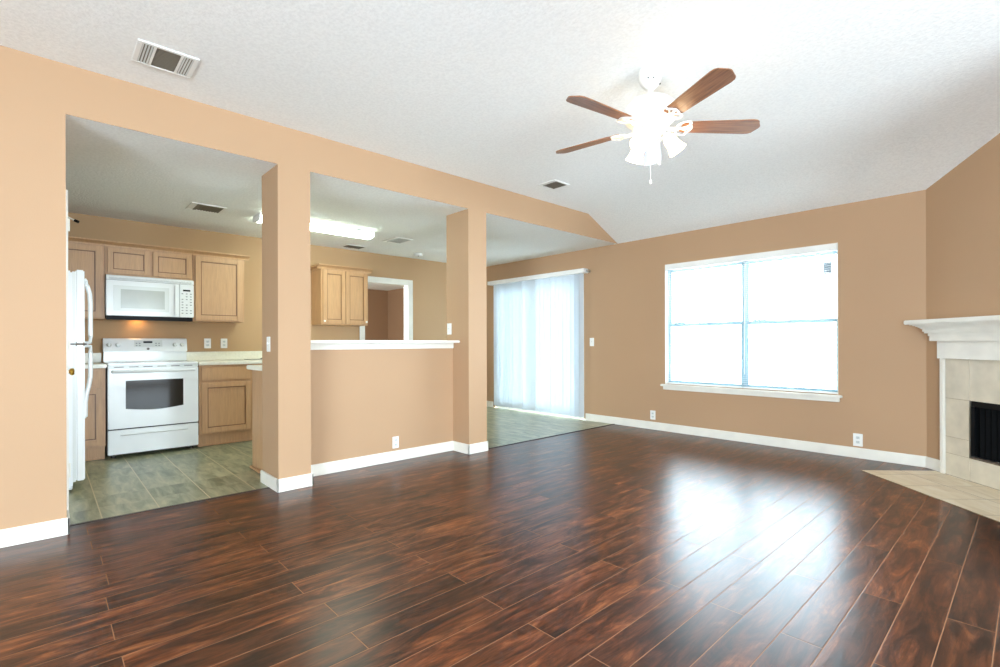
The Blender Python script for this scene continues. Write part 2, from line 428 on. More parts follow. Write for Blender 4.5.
# ------------------------------------------------------------------ baseboards
BT, BH = 0.014, 0.098
def bb(name, segs, label):
    m = MB()
    for x0, x1, y0, y1 in segs: m.box(x0, x1, y0, y1, 0, BH, 0.004, 2)
    struct(name, m, 'trim', label, 'baseboard')
bb('baseboard_left', [(XA, XA+BT, YR, 0.099+BT), (-3.99, XA+BT, 0.099, 0.099+BT)], 'white baseboard under the peach wall at the left edge')
bb('baseboard_pier', [(XA, XA+BT, 1.283-BT, 1.526+BT), (-4.19, XA+BT, 1.283-BT, 1.283), (-4.06, XA+BT, 1.526, 1.526+BT)], 'white baseboard around the pier by the kitchen doorway')
bb('baseboard_half', [(-4.075, -4.075+BT, 1.526, 3.105)], 'white baseboard under the half wall')
bb('baseboard_post', [(XA, XA+BT, 3.105-BT, 3.342+BT), (-4.06, XA+BT, 3.105-BT, 3.105), (XB, XA+BT, 3.342, 3.342+BT)], 'white baseboard around the pier by the dining opening')
bb('baseboard_back', [(DX1+0.03, XC+0.02, YW-BT, YW)], 'long white baseboard under the window wall')
bb('baseboard_corner', [(XK, DX0-0.04, YW-BT, YW)], 'short white baseboard left of the sliding door')
m = MB(fp).box(0.0, 0.155, 0, BT, 0, BH, 0.004); struct('baseboard_fireplace', m, 'trim', 'short white baseboard piece beside the mantel leg', 'baseboard')
bb('baseboard_kitchen', [(XK, XK+BT, KY1+0.07, YW)], 'white baseboard right of the kitchen doorway')

# ------------------------------------------------------------------ bar ledge
t = thing('bar_ledge', (-4.1, 2.315, 1.06), 'long white bar ledge on top of the half wall', 'ledge')
MB().box(-4.33, -3.95, 1.527, 3.104, 1.1065, 1.132, 0.005).build('ledge_top', 'trim', t)
MB().box(-4.075, -4.058, 1.527, 3.104, 1.052, 1.106, 0.003).build('apron', 'trim', t)

# ------------------------------------------------------------------ window_1
w = thing('window_1', (-2.206, YW+0.09, WZ0), 'big white double window with two sashes on each side', 'window', kind='structure')
fy0, fy1 = YW+0.075, YW+0.135
b = MB().box(WX0, WX0+0.018, fy0, fy1, WZ0, WZ1).box(WX1-0.018, WX1, fy0, fy1, WZ0, WZ1).box(WX0+.018, WX1-.018, fy0, fy1, WZ1-0.05, WZ1).box(WX0+.018, WX1-.018, fy0, fy1, WZ0, WZ0+0.022)
b.build('window_frame', 'sash', w)
MB().box(-2.230, -2.184, fy0-0.005, fy1, WZ0+0.022, WZ1-0.05).build('mullion', 'sash', w)
for a0, a1 in ((WX0+0.018, -2.230), (-2.184, WX1-0.018)):
    for z0, z1, yy in ((WZ0+0.022, 1.342, fy0+0.008), (1.302, WZ1-0.05, fy0+0.03)):
        q = 0.016; RB = 0.022 if z0 < 1 else 0.04
        b = MB().box(a0, a0+q, yy, yy+0.022, z0, z1).box(a1-q, a1, yy, yy+0.022, z0, z1).box(a0+q, a1-q, yy, yy+0.022, z0, z0+RB).box(a0+q, a1-q, yy, yy+0.022, z1-0.04, z1)
        sa = b.build('sash', 'sash', w)
        MB().box(a0+q, a1-q, yy+0.008, yy+0.013, z0+RB, z1-0.04).build('pane', 'glass', sa)
    for k in (0.06, 0.94):
        xx = a0+(a1-a0)*k
        tag(MB().box(xx-0.018, xx+0.018, fy0-0.012, fy0+0.008, 1.055, 1.075, 0.003).build('sash_latch', 'dark', w), 'small dark latch')
    MB().box(a0+0.06, a0+0.2, fy0+0.006, fy0+0.03, 1.343, 1.358, 0.004).build('sash_lock', 'sash', w)
MB().box(-1.452, -1.377, fy0+0.034, fy0+0.0375, 1.79, 1.91).build('sticker', 'grey', w)['label'] = 'grey sticker on the glass'
b = MB().box(WX0-0.045, WX1+0.035, YW-0.045, YW+0.075, WZ0-0.028, WZ0-0.003, 0.006).box(WX0-0.02, WX1+0.012, YW-0.02, YW, WZ0-0.07, WZ0-0.028, 0.004)
b.build('window_sill', 'trim', w)
b = MB().box(WX0, WX0+0.006, YW+0.001, YW+0.075, WZ0, WZ1).box(WX1-0.006, WX1, YW+0.001, YW+0.075, WZ0, WZ1).box(WX0+0.006, WX1-0.006, YW+0.001, YW+0.075, WZ1-0.006, WZ1)
b.build('jamb_liner', 'trim', w)
# horizontal blind inside the window
t = thing('window_blind', (-2.206, YW+0.03, WZ1), 'white horizontal mini blind lowered with open slats in the big window', 'blind')
MB().box(WX0+0.008, WX1-0.008, YW-0.012, YW+0.045, WZ1-0.072, WZ1-0.008, 0.004).build('valance', 'white', t)
b = MB(); z = WZ1-0.085
while z > WZ0+0.03:
    b.box(WX0+0.012, -2.215, YW+0.018, YW+0.043, z-0.0004, z+0.0004); b.box(-2.205, WX1-0.012, YW+0.018, YW+0.043, z-0.0004, z+0.0004); z -= 0.0215
b.build('slats', 'blind', t, smooth=False)
b = MB()
for x0, x1 in ((WX0+0.012, -2.215), (-2.205, WX1-0.012)): b.box(x0, x1, YW+0.016, YW+0.044, WZ0+0.004, WZ0+0.02, 0.003)
b.build('bottom_rail', 'white', t)
b = MB()
for x in (WX0+0.16, -2.66, -2.36, -2.06, -1.76, WX1-0.16):
    b.cyl((x, YW+0.0305, WZ0+0.015), (x, YW+0.0305, WZ1-0.05), 0.0009, 5)
b.build('ladder_cord', 'white', t)
tag(MB().cyl((-2.145, YW+0.008, 1.18), (-2.13, YW+0.008, WZ1-0.05), 0.0022, 6).cyl((-2.145, YW+0.008, 1.145), (-2.145, YW+0.008, 1.18), 0.006, 8).build('pull_cord', 'white', t), 'thin cord with a tassel')
MB().cyl((-2.18, YW+0.006, 0.75), (-2.172, YW+0.006, WZ1-0.05), 0.004, 6).build('tilt_wand', 'white', t)

# ------------------------------------------------------------------ door_1 sliding glass door + vertical blind
d1 = thing('door_1', ((DX0+DX1)/2, YW+0.08, 0), 'white framed sliding glass door behind the vertical blind', 'sliding door', kind='structure')
b = MB().box(DX0, DX0+0.05, YW+0.02, YW+0.14, 0, DZ1).box(DX1-0.05, DX1, YW+0.02, YW+0.14, 0, DZ1).box(DX0+.05, DX1-.05, YW+0.02, YW+0.14, DZ1-0.05, DZ1).box(DX0+.05, DX1-.05, YW+0.01, YW+0.14, -0.02, 0.03)
b.build('door_frame', 'trim', d1)
mid = (DX0+DX1)/2
for x0, x1, yy in ((DX0+0.05, mid+0.04, YW+0.05), (mid-0.04, DX1-0.05, YW+0.09)):
    b = MB().box(x0, x0+0.07, yy, yy+0.035, 0.03, DZ1-0.05).box(x1-0.07, x1, yy, yy+0.035, 0.03, DZ1-0.05).box(x0+.07, x1-.07, yy, yy+0.035, 0.03, 0.12).box(x0+.07, x1-.07, yy, yy+0.035, DZ1-0.12, DZ1-0.05)
    pn = b.build('sliding_panel', 'trim', d1)
    MB().box(x0+.07, x1-.07, yy+0.012, yy+0.02, 0.12, DZ1-0.12).build('pane', 'glass', pn)
t = thing('vertical_blind', (-5.31, YW-0.08, 2.15), 'white vertical blind hanging closed over the sliding glass door', 'blind')
MB().box(-6.35, -4.30, YW-0.115, YW-0.001, 2.095, 2.155, 0.004).build('head_rail', 'white', t)
MB().box(-4.298, -4.265, YW-0.06, YW-0.001, 2.10, 2.14, 0.004).build('bracket', 'steel', t)
nv = 25
for i in range(nv):
    cx = -6.235 + (i+0.5)*(1.885/nv)
    a = math.radians((12, 20, 30, 18)[i % 4] + random.uniform(-6, 6)) if i < nv-3 else math.radians((40, 62, 78)[i-nv+3])
    if i in (9, 13, 14, 17): a = math.radians(44)
    dx, dy = 0.0445*math.cos(a), 0.0445*math.sin(a)
    yc = YW-0.062
    m = MB(); nx, ny = -math.sin(a), math.cos(a); pts = []
    for k in range(7):
        u = -1 + k/3.0; bow = 0.005*(1-u*u)
        pts.append((cx+dx*u+nx*bow, yc+dy*u+ny*bow))
    poly = pts + [(x-nx*0.0009, y-ny*0.0009) for x, y in reversed(pts)]
    m.prism(poly, 'z', 0.045, 2.092)
    m.build('vane', 'vane', t)

# ------------------------------------------------------------------ pantry door (door_2)
d2 = thing('door_2', (-4.5, 0.09, 0), 'white pantry door seen edge-on at the left beside the refrigerator', 'door', kind='structure')
b = MB().box(PX0+0.003, PX1-0.003, 0.075, 0.108, 0.01, PZ-0.003)
b.build('door_slab', 'trim', d2)
b = MB().box(PX1, -4.183, 0.099, 0.119, 0, 2.09, 0.003).box(PX0-0.055, PX0, 0.099, 0.119, 0, 2.09, 0.003).box(PX0, PX1, 0.099, 0.119, PZ, 2.09, 0.003)
b.build('door_casing', 'trim', d2)
for z in (0.25, 1.05, 1.83):
    MB().cyl((-4.205, 0.121, z), (-4.205, 0.121, z+0.09), 0.008, 10).build('hinge', 'trim', d2)
b = MB(); q = Matrix.Rotation(-PI/2, 4, 'X')
b.lathe([(0.026, 0), (0.026, 0.006), (0.012, 0.010), (0.011, 0.028), (0.024, 0.036), (0.027, 0.048), (0.022, 0.058), (0.004, 0.061)], (-4.73, 0.108, 0.905), q, 20)
b.build('door_knob', 'brass', d2)['label'] = 'round brass knob'
b = MB().cyl((-4.19, 0.12, 1.915), (-4.15, 0.150, 1.893), 0.005, 8)
ds = b.build('door_stop', 'trim', d2)
MB().cyl((-4.15, 0.150, 1.893), (-4.14, 0.168, 1.884), 0.009, 10).build('rubber_tip', 'black', ds)['label'] = 'black rubber tip'

# casing of the doorway in the kitchen wall
b = MB().box(XK-0.12, XK+0.016, KY0-0.07, KY0, 0, KZ+0.07).box(XK-0.12, XK+0.016, KY1, KY1+0.07, 0, KZ+0.07).box(XK-0.12, XK+0.016, KY0, KY1, KZ, KZ+0.07)
b2 = MB()
for y0, y1, z0, z1 in ((KY0-0.07, KY0+0.012, 0, KZ+0.07), (KY1-0.012, KY1+0.07, 0, KZ+0.07), (KY0+0.012, KY1-0.012, KZ-0.012, KZ+0.07)):
    b2.box(XK, XK+0.016, y0, y1, z0, z1, 0.003)
b2.box(XK-0.12, XK, KY0, KY0+0.012, 0, KZ).box(XK-0.12, XK, KY1-0.012, KY1, 0, KZ).box(XK-0.12, XK, KY0+0.012, KY1-0.012, KZ-0.012, KZ)
b.bm.free()
struct('trim_2', b2, 'trim', 'white casing around the doorway in the kitchen wall', 'door casing')

# ------------------------------------------------------------------ fireplace
t = thing('fireplace', fp(0.9, 0.02, 0), 'corner fireplace with white mantel, beige tile surround and black firebox', 'fireplace')
td = 0.028
cols_s = [0.225, FB0, FB0+0.3167, FB0+0.6333, FB1, 1.63]
rows_z = [0.0045, FBZ0-0.005, 0.322, FBZ1, 0.965]
b = MB(fp); g = 0.003
for i in range(5):
    for j in range(4):
        s0, s1, z0, z1 = cols_s[i], cols_s[i+1], rows_z[j], rows_z[j+1]
        if 1 <= i <= 3 and j in (1, 2): continue
        b.box(s0+g/2, s1-g/2, 0.004, td, z0+g/2, z1-g/2, 0.0012, 1)
b.build('tile_surround', 'stone', t)
b = MB(fp)
for s0, s1, z0, z1 in ((0.225, FB0, 0.0045, 0.965), (FB1, 1.63, 0.0045, 0.965), (FB0, FB1, 0.0045, FBZ0-0.005), (FB0, FB1, FBZ1, 0.965)):
    b.box(s0, s1, 0.001, td-0.0025, z0, z1)
b.build('grout', 'grout', t)
b = MB(fp)
b.box(FB0-0.005, FB1+0.005, -0.42, -0.40, FBZ0-0.005, FBZ1).box(FB0-0.015, FB0-0.002, -0.40, 0.0, FBZ0-0.005, FBZ1).box(FB1+0.002, FB1+0.015, -0.40, 0.0, FBZ0-0.005, FBZ1)
b.box(FB0, FB1, -0.40, 0.0, FBZ0-0.015, FBZ0-0.003).box(FB0, FB1, -0.40, 0.0, FBZ1+0.002, FBZ1+0.014)
b.build('firebox', 'firebox', t)
b = MB(fp).box(FB0, FB0+0.012, 0, td+0.004, FBZ0, FBZ1).box(FB1-0.012, FB1, 0, td+0.004, FBZ0, FBZ1).box(FB0+0.012, FB1-0.012, 0, td+0.004, FBZ0, FBZ0+0.012)
b.build('firebox_frame', 'steel', t)['label'] = 'thin grey metal frame'
MB(fp).box(FB0+0.012, FB1-0.012, -0.02, td-0.002, FBZ1-0.045, FBZ1, 0.003).build('hood', 'firebox', t)
def curtain(s0, s1):
    m = MB(fp); n = 60; pts = []
    for k in range(n+1):
        s_ = s0+(s1-s0)*k/n; pts.append((s_, -0.035+0.014*math.sin(k*0.9)))
    m.prism(pts+[(u, v-0.002) for u, v in reversed(pts)], 'z', FBZ0+0.005, FBZ1-0.03)
    return m.build('mesh_curtain', 'mesh', t)
curtain(FB0+0.02, 0.885); curtain(0.905, FB1-0.02)
b = MB(fp)
for k in range(4): b.cyl((0.62+0.17*k, -0.36, FBZ0+0.03), (0.62+0.17*k, -0.12, FBZ0+0.03), 0.008, 8)
b.cyl((0.58, -0.14, FBZ0+0.03), (1.17, -0.14, FBZ0+0.03), 0.008, 8)
b.build('grate', 'firebox', t)
for s0, s1 in ((0.188, 0.222), (1.633, 1.667)): MB(fp).box(s0, s1, 0.001, 0.045, 0.0045, 0.965, 0.003).build('leg', 'trim', t)
MB(fp).box(0.182, 1.673, 0.001, 0.06, 0.965, 1.11, 0.002).build('frieze', 'trim', t)
b = MB(fp)   # crown in steps, returning at both ends
for e, z0, z1 in ((0.035, 1.11, 1.152), (0.042, 1.152, 1.176), (0.060, 1.176, 1.190), (0.068, 1.190, 1.212)):
    b.box(0.182-e, 1.673+e, 0.001, 0.06+e, z0, z1, 0.003)
n = 6; prev = None   # cove
for k in range(n):
    e = 0.075+0.05*math.sin((k+1)/n*PI/2)*1.0; z0 = 1.212+k*(0.042/n)
    e = 0.072+0.055*(1-math.cos((k+1)/n*PI/2))
    b.box(0.182-e, 1.673+e, 0.001, 0.06+e, z0, z0+0.042/n)
b.build('crown_moulding', 'trim', t)
MB(fp).box(0.010, 1.785, 0.001, 0.205, 1.254, 1.290, 0.006).build('mantel_shelf', 'trim', t)
b = MB(fp).box(0.125, 1.70, 0.03, 0.645, -0.02, 0.004)
tag(b.build('hearth', 'hearth'), 'flat cream tile hearth set in the floor before the fireplace', 'hearth')

# ------------------------------------------------------------------ kitchen cabinets
def panel_door(parent, x, y0, y1, z0, z1, name='door', fw=0.055):
    m = MB()
    m.box(x, x+0.010, y0+0.01, y1-0.01, z0+0.01, z1-0.01)
    for a in ((y0, y0+fw, z0, z1), (y1-fw, y1, z0, z1), (y0+fw, y1-fw, z0, z0+fw), (y0+fw, y1-fw, z1-fw, z1)):
        m.box(x, x+0.023, *a, 0.004, 2)
    dr = m.build(name, 'cab', parent); m = MB()
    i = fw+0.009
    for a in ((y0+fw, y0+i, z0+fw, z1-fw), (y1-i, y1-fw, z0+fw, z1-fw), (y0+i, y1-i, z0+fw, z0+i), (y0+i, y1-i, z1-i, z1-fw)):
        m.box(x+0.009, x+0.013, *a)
    m.build('panel_shadow_line', 'shadow_bead', dr)['label'] = 'darker strip painting the shadow line around the door panel'
    return dr
def drawer_front(parent, x, y0, y1, z0, z1):
    return MB().box(x, x+0.019, y0, y1, z0, z1, 0.005, 2).build('drawer', 'cab', parent)
XU = -6.31
CROWN = [(XU, 2.082), (XU+0.008, 2.082), (XU+0.012, 2.10), (XU+0.040, 2.124), (XU+0.050, 2.128), (XU+0.050, 2.14), (XU, 2.14)]
def crown(parent, y0, y1, ends=()):
    m = MB().prism(CROWN, 'y', y0 - (0.05 if 'l' in ends else 0), y1 + (0.05 if 'r' in ends else 0))
    if 'r' in ends: m.box(XK+0.002, XU, y1, y1+0.012, 2.082, 2.11).box(XK+0.002, XU, y1, y1+0.045, 2.11, 2.14, 0.004)
    if 'l' in ends: m.box(XK+0.002, XU, y0-0.012, y0, 2.082, 2.11).box(XK+0.002, XU, y0-0.045, y0, 2.11, 2.14, 0.004)
    return m.build('crown_moulding', 'cab', parent)
UG = 'upper kitchen cabinets'
def upper(y0, y1, z0, doors, label, ends=()):
    t = thing('wall_cabinet', (XK, (y0+y1)/2, z0), label, 'cabinet', UG)
    MB().box(XK+0.002, XU, y0+0.001, y1-0.001, z0, 2.10, 0.002).build('body', 'cab', t)
    for a, b_ in doors: panel_door(t, XU+0.0005, a, b_, z0+0.014, 2.078, fw=0.045 if z0 > 1.6 else 0.055)
    crown(t, y0+0.0005, y1-0.0005, ends)
    return t
upper(-0.59, 0.455, 1.358, ((-0.575, -0.075), (-0.065, 0.437)), 'oak upper cabinet partly hidden behind the refrigerator, left of the microwave')
upper(0.456, 1.214, 1.802, ((0.474, 0.822), (0.850, 1.198)), 'short oak upper cabinet with two small doors above the microwave')
upper(1.215, 1.740, 1.355, ((1.236, 1.712),), 'oak upper cabinet with one tall door right of the microwave', ('r',))
c2 = upper(2.660, 3.330, 1.352, ((2.680, 2.990), (2.996, 3.312)), 'oak upper cabinet with two doors seen through the pass-through beside the doorway', ('l', 'r'))
for yy in (2.70, 3.292):
    dk = [c for c in c2.children if c.name.startswith('door')][0 if yy < 3 else 1]
    MB().cyl((XU+0.018, yy, 1.40), (XU+0.036, yy, 1.40), 0.012, 14).build('knob', 'white', dk)['label'] = 'small white knob'

BG = 'base kitchen cabinets'
XF = -6.02
def base(y0, y1, fronts, label):
    t = thing('base_cabinet', (XK+0.3, (y0+y1)/2, 0), label, 'cabinet', BG)
    MB().box(XK+0.002, XF, y0, y1, 0.13, 0.876, 0.002).build('body', 'cab', t)
    MB().box(XK+0.05, XF-0.06, y0+0.002, y1-0.002, 0.001, 0.13).box(XF-0.06, XF-0.05, y0+0.002, y1-0.002, 0.001, 0.022, 0.003).build('toe_kick', 'cab', t)
    for a, b_ in fronts:
        drawer_front(t, XF+0.0005, a, b_, 0.712, 0.858); panel_door(t, XF+0.0005, a, b_, 0.15, 0.69)
    return t
base(-0.59, 0.437, ((-0.575, -0.08), (-0.07, 0.420)), 'oak base cabinet between the refrigerator and the left side of the range')
base(1.215, 3.34, ((1.236, 1.722), (1.76, 2.26), (2.28, 2.78), (2.80, 3.32)), 'oak base cabinet with a drawer over a door right of the range')
def counter(y0, y1, label):
    t = thing('countertop', (XK+0.3, (y0+y1)/2, 0.877), label, 'countertop', 'countertops')
    MB().box(XK+0.002, -5.988, y0, y1, 0.877, 0.914, 0.006).build('slab', 'counter', t)
    MB().box(XK+0.002, XK+0.022, y0, y1, 0.914, 1.013, 0.004).build('backsplash', 'counter', t)
counter(-0.59, 0.446, 'short cream countertop with backsplash left of the range')
counter(1.207, 3.35, 'long cream countertop with backsplash right of the range')
# peninsula behind the half wall
t = thing('peninsula_cabinet', (-4.45, 2.22, 0), 'oak peninsula cabinet with a plain end panel behind the half wall', 'cabinet', BG)
MB().box(-4.725, -4.182, 1.365, 3.10, 0.0, 0.876, 0.002).build('body', 'cab', t)
MB().box(-4.738, -4.205, 1.345, 1.365, 0.001, 0.022, 0.004).build('shoe_moulding', 'cab', t)
for k in range(3):
    y0 = 1.42+k*0.56; m = MB()
    m.box(-4.744, -4.7255, y0, y0+0.52, 0.15, 0.69, 0.003).box(-4.748, -4.744, y0, y0+0.05, 0.15, 0.69).box(-4.748, -4.744, y0+0.47, y0+0.52, 0.15, 0.69).box(-4.748, -4.744, y0+0.05, y0+0.47, 0.15, 0.2).box(-4.748, -4.744, y0+0.05, y0+0.47, 0.64, 0.69)
    m.build('door', 'cab', t); MB().box(-4.744, -4.7255, y0, y0+0.52, 0.712, 0.858, 0.004).build('drawer', 'cab', t)
t = thing('countertop', (-4.45, 2.2, 0.877), 'cream countertop on the peninsula behind the half wall', 'countertop', 'countertops')
MB().box(-4.77, -4.182, 1.33, 3.10, 0.877, 0.914, 0.006).build('slab', 'counter', t)
# small flat tray on the counter
t = thing('tray', (-6.3, 1.9, 0.914), 'flat pale tray with a dark raised end lying on the long countertop', 'tray')
MB().box(-6.45, -6.20, 1.77, 1.99, 0.9145, 0.921, 0.002).build('base', 'steel', t)
MB().prism([(1.94, 0.9215), (2.09, 0.9215), (2.09, 0.965), (2.03, 0.960)], 'x', -6.42, -6.24, 0.003).build('lid', 'black', t)['label'] = 'black raised end'

# ------------------------------------------------------------------ refrigerator
t = thing('refrigerator', (-5.25, -0.2, 0), 'white top-freezer refrigerator seen from its side at the left of the kitchen', 'refrigerator')
FX0, FX1 = -5.62, -4.885
MB().box(FX0, FX1, -0.56, 0.162, 0.03, 1.655, 0.012).build('body', 'enamel', t)
MB().box(FX0+0.01, FX1-0.008, 0.162, 0.180, 0.07, 1.65).build('gasket', 'enamel2', t)['label'] = 'grey door gasket'
for z0, z1, nm in ((1.112, 1.665, 'freezer_door'), (0.075, 1.098, 'fridge_door')):
    dr = MB().box(FX0, FX1, 0.180, 0.232, z0, z1, 0.008, 3).build(nm, 'enamel', t)
    hx = FX1-0.045
    if z0 > 1: zz = [(1.60, .23), (1.585, .240), (1.55, .250), (1.49, .264), (1.42, .268), (1.30, .268), (1.17, .268), (1.118, .266), (1.114, .232)]
    else: zz = [(1.092, .232), (1.088, .266), (1.04, .268), (0.92, .268), (0.85, .267), (0.78, .257), (0.72, .244), (0.66, .238), (0.55, .236), (0.54, .23)]
    MB().tube([(hx, y, z) for z, y in zz], 0.015, 10).build('handle', 'enamel', dr)
MB().box(FX1-0.06, FX1-0.005, 0.10, 0.245, 1.100, 1.110, 0.002).build('hinge_plate', 'dark', t)
MB().box(FX0+0.02, FX1-0.02, 0.10, 0.16, 0.012, 0.07, 0.004).build('kick_grille', 'enamel2', t)
for x in (FX0+0.06, FX1-0.06):
    for y in (-0.5, 0.08): MB().cyl((x, y, 0.0), (x, y, 0.032), 0.018, 12).build('foot', 'dark', t)

# ------------------------------------------------------------------ range
RY_0, RY_1 = 0.450, 1.203
t = thing('range', (-6.3, 0.826, 0), 'white freestanding electric range with a dark oven window', 'stove')
MB().box(-6.60, -6.02, RY_0+0.003, RY_1-0.003, 0.035, 0.895, 0.003).build('body', 'enamel', t)
b = MB().box(-6.52, -5.985, RY_0, RY_1, 0.895, 0.918, 0.007, 3); b.build('cooktop', 'enamel', t)
for x, y, r in ((-6.15, 0.63, .10), (-6.15, 1.03, .08), (-6.38, 0.63, .08), (-6.38, 1.03, .10)):
    m = MB(); m.lathe([(r, 0), (r, 0.0006), (r-.004, 0.0006), (r-.004, 0)], (x, y, 0.9182), None, 36, caps=False); m.build('burner_ring', 'grey', t)
# backguard
b = MB().box(-6.605, -6.525, RY_0+0.008, RY_1-0.008, 0.918, 1.02, 0.004).prism([(-6.605, 1.02), (-6.505, 1.02), (-6.505, 1.03), (-6.535, 1.155), (-6.548, 1.166), (-6.605, 1.166)], 'y', RY_0+0.004, RY_1-0.004, 0.004)
bg_ = b.build('backguard', 'enamel', t)
def onpanel(z): return -6.505 - 0.03*(z-1.03)/0.125
def knob(y, z):
    x = onpanel(z); n = Vector((0.972, 0, 0.233))
    m = MB(); q = n.to_track_quat('Z', 'Y').to_matrix().to_4x4()
    m.lathe([(0.024, -0.001), (0.024, 0.006), (0.019, 0.008), (0.017, 0.024), (0.014, 0.027)], (x, y, z), q, 20)
    p = Vector((x, y, z)) + n*0.026
    m.box(p.x-0.003, p.x+0.004, y-0.004, y+0.004, z-0.015, z+0.020, 0.001)
    m.build('knob', 'enamel2', t)
for y in (0.502, 0.575, 1.082, 1.150): knob(y, 1.095)
def panel_patch(name, y0, y1, z0, z1, mat, th=0.002):
    m = MB().prism([(onpanel(z0)-0.003, z0), (onpanel(z0)+th, z0), (onpanel(z1)+th, z1), (onpanel(z1)-0.003, z1)], 'y', y0, y1)
    return m.build(name, mat, t)
panel_patch('control_panel', 0.715, 0.965, 1.075, 1.145, 'enamel2', 0.0012)
panel_patch('display', 0.795, 0.875, 1.115, 1.135, 'black')['label'] = 'dark clock display'
for y in (0.735, 0.762, 0.908, 0.935):
    for z in (1.088, 1.112): MB().box(onpanel(z), onpanel(z)+0.0025, y-0.007, y+0.007, z-0.004, z+0.004).build('button', 'grey', t)
m = MB(); q = Vector((0.972, 0, 0.233)).to_track_quat('Z', 'Y').to_matrix().to_4x4()
m.lathe([(0.013, -0.001), (0.013, 0.002), (0.010, 0.002), (0.010, 0.001)], (onpanel(1.052), 0.835, 1.052), q, 24, caps=False)
m.lathe([(0.008, -0.001), (0.008, 0.0022)], (onpanel(1.052), 0.835, 1.052), q, 20)
m.build('emblem', 'black', t)['label'] = 'small round dark emblem'
# vent strip, oven door, drawer
b = MB().box(-6.02, -5.992, RY_0+0.002, RY_1-0.002, 0.868, 0.894, 0.003); vs = b.build('vent_strip', 'enamel2', t)
for k in range(6):
    y = 0.50+k*0.115; MB().box(-5.9925, -5.9912, y, y+0.075, 0.878, 0.884).build('vent_slot', 'dark', vs)
b = MB().box(-6.02, -5.985, RY_0+0.001, RY_1-0.001, 0.286, 0.866, 0.006, 3)
od = b.build('oven_door', 'enamel', t)
pts = [(0.588, 0.748), (1.066, 0.748), (1.066, 0.475)] + [(1.066-0.478*k/10, 0.475-0.022*math.sin(PI*k/10)) for k in range(1, 10)] + [(0.588, 0.475)]
MB().prism(pts, 'x', -5.987, -5.983).build('oven_window', 'oven_glass', od)['label'] = 'dark glass oven window'
m = MB().tube([(-5.985, RY_0+0.04, 0.838), (-5.950, RY_0+0.045, 0.838), (-5.942, RY_0+0.07, 0.838), (-5.940, 0.826, 0.838), (-5.942, RY_1-0.07, 0.838), (-5.950, RY_1-0.045, 0.838), (-5.985, RY_1-0.04, 0.838)], 0.015, 10)
m.build('handle', 'enamel', od)
dw = MB().box(-6.02, -5.987, RY_0+0.001, RY_1-0.001, 0.04, 0.274, 0.006, 3).build('storage_drawer', 'enamel', t)
MB().prism([(-5.9875, 0.215), (-5.975, 0.226), (-5.9875, 0.234)], 'y', RY_0+0.10, RY_1-0.10).build('finger_pull', 'enamel', dw)
MB().box(-6.03, -6.018, RY_0+0.004, RY_1-0.004, 0.03, 0.29).build('shadow_gap', 'black', t)['label'] = 'dark gap above the drawer'
for x in (-6.55, -6.08):
    for y in (RY_0+0.05, RY_1-0.05): MB().cyl((x, y, 0), (x, y, 0.036), 0.02, 12).build('foot', 'dark', t)

# ------------------------------------------------------------------ over-the-range microwave
t = thing('microwave', (-6.43, 0.832, 1.375), 'white over-the-range microwave mounted under the short cabinet', 'microwave')
MX = -6.235
MB().box(XK+0.002, MX-0.03, 0.459, 1.211, 1.392, 1.799, 0.003).build('body', 'enamel', t)
MB().box(XK+0.01, MX-0.035, 0.463, 1.207, 1.372, 1.392).box(MX-0.055, MX-0.035, 0.463, 1.207, 1.350, 1.372).build('underside', 'black', t)['label'] = 'black underside'
MB().prism([(MX-0.03, 1.748), (MX+0.004, 1.748), (MX+0.004, 1.752), (MX-0.006, 1.79), (MX-0.03, 1.797)], 'y', 0.459, 1.211, 0.002).build('vent_strip', 'enamel', t)
m = MB()
for k in range(4): m.box(MX-0.001-k*0.002, MX+0.0035-k*0.0025, 0.48, 1.19, 1.7555+k*0.008, 1.758+k*0.008)
m.build('vent_slots', 'grey', t)
dr = MB().box(MX-0.03, MX, 0.459, 1.075, 1.392, 1.746, 0.006, 3).build('door', 'enamel', t)
MB().box(MX-0.001, MX+0.0015, 0.515, 0.985, 1.440, 1.695, 0.001).build('window_border', 'enamel2', dr)
MB().box(MX, MX+0.002, 0.575, 0.945, 1.468, 1.658).build('window', 'mw_glass', dr)
MB().box(MX-0.002, MX+0.014, 1.030, 1.058, 1.41, 1.728, 0.006, 3).build('handle', 'enamel', dr)
cp = MB().box(MX-0.03, MX, 1.078, 1.211, 1.392, 1.746, 0.005, 3).build('control_panel', 'enamel', t)
MB().box(MX-0.001, MX+0.0015, 1.110, 1.178, 1.672, 1.690).build('display', 'black', cp)['label'] = 'black digital display'
for z in (1.645, 1.615, 1.585, 1.555, 1.525, 1.495, 1.465, 1.435):
    for y in (1.105, 1.144, 1.183):
        if (z, y) in ((1.615, 1.105), (1.555, 1.144), (1.495, 1.183)): continue
        MB().box(MX-0.001, MX+0.001, y-0.008, y+0.008, z-0.004, z+0.004).build('button', 'grey', cp)
MB().box(-6.60, -6.54, 0.70, 0.80, 1.3695, 1.3725).build('cooktop_lamp', 'hood_lamp', t)['label'] = 'small warm lamp under the microwave'

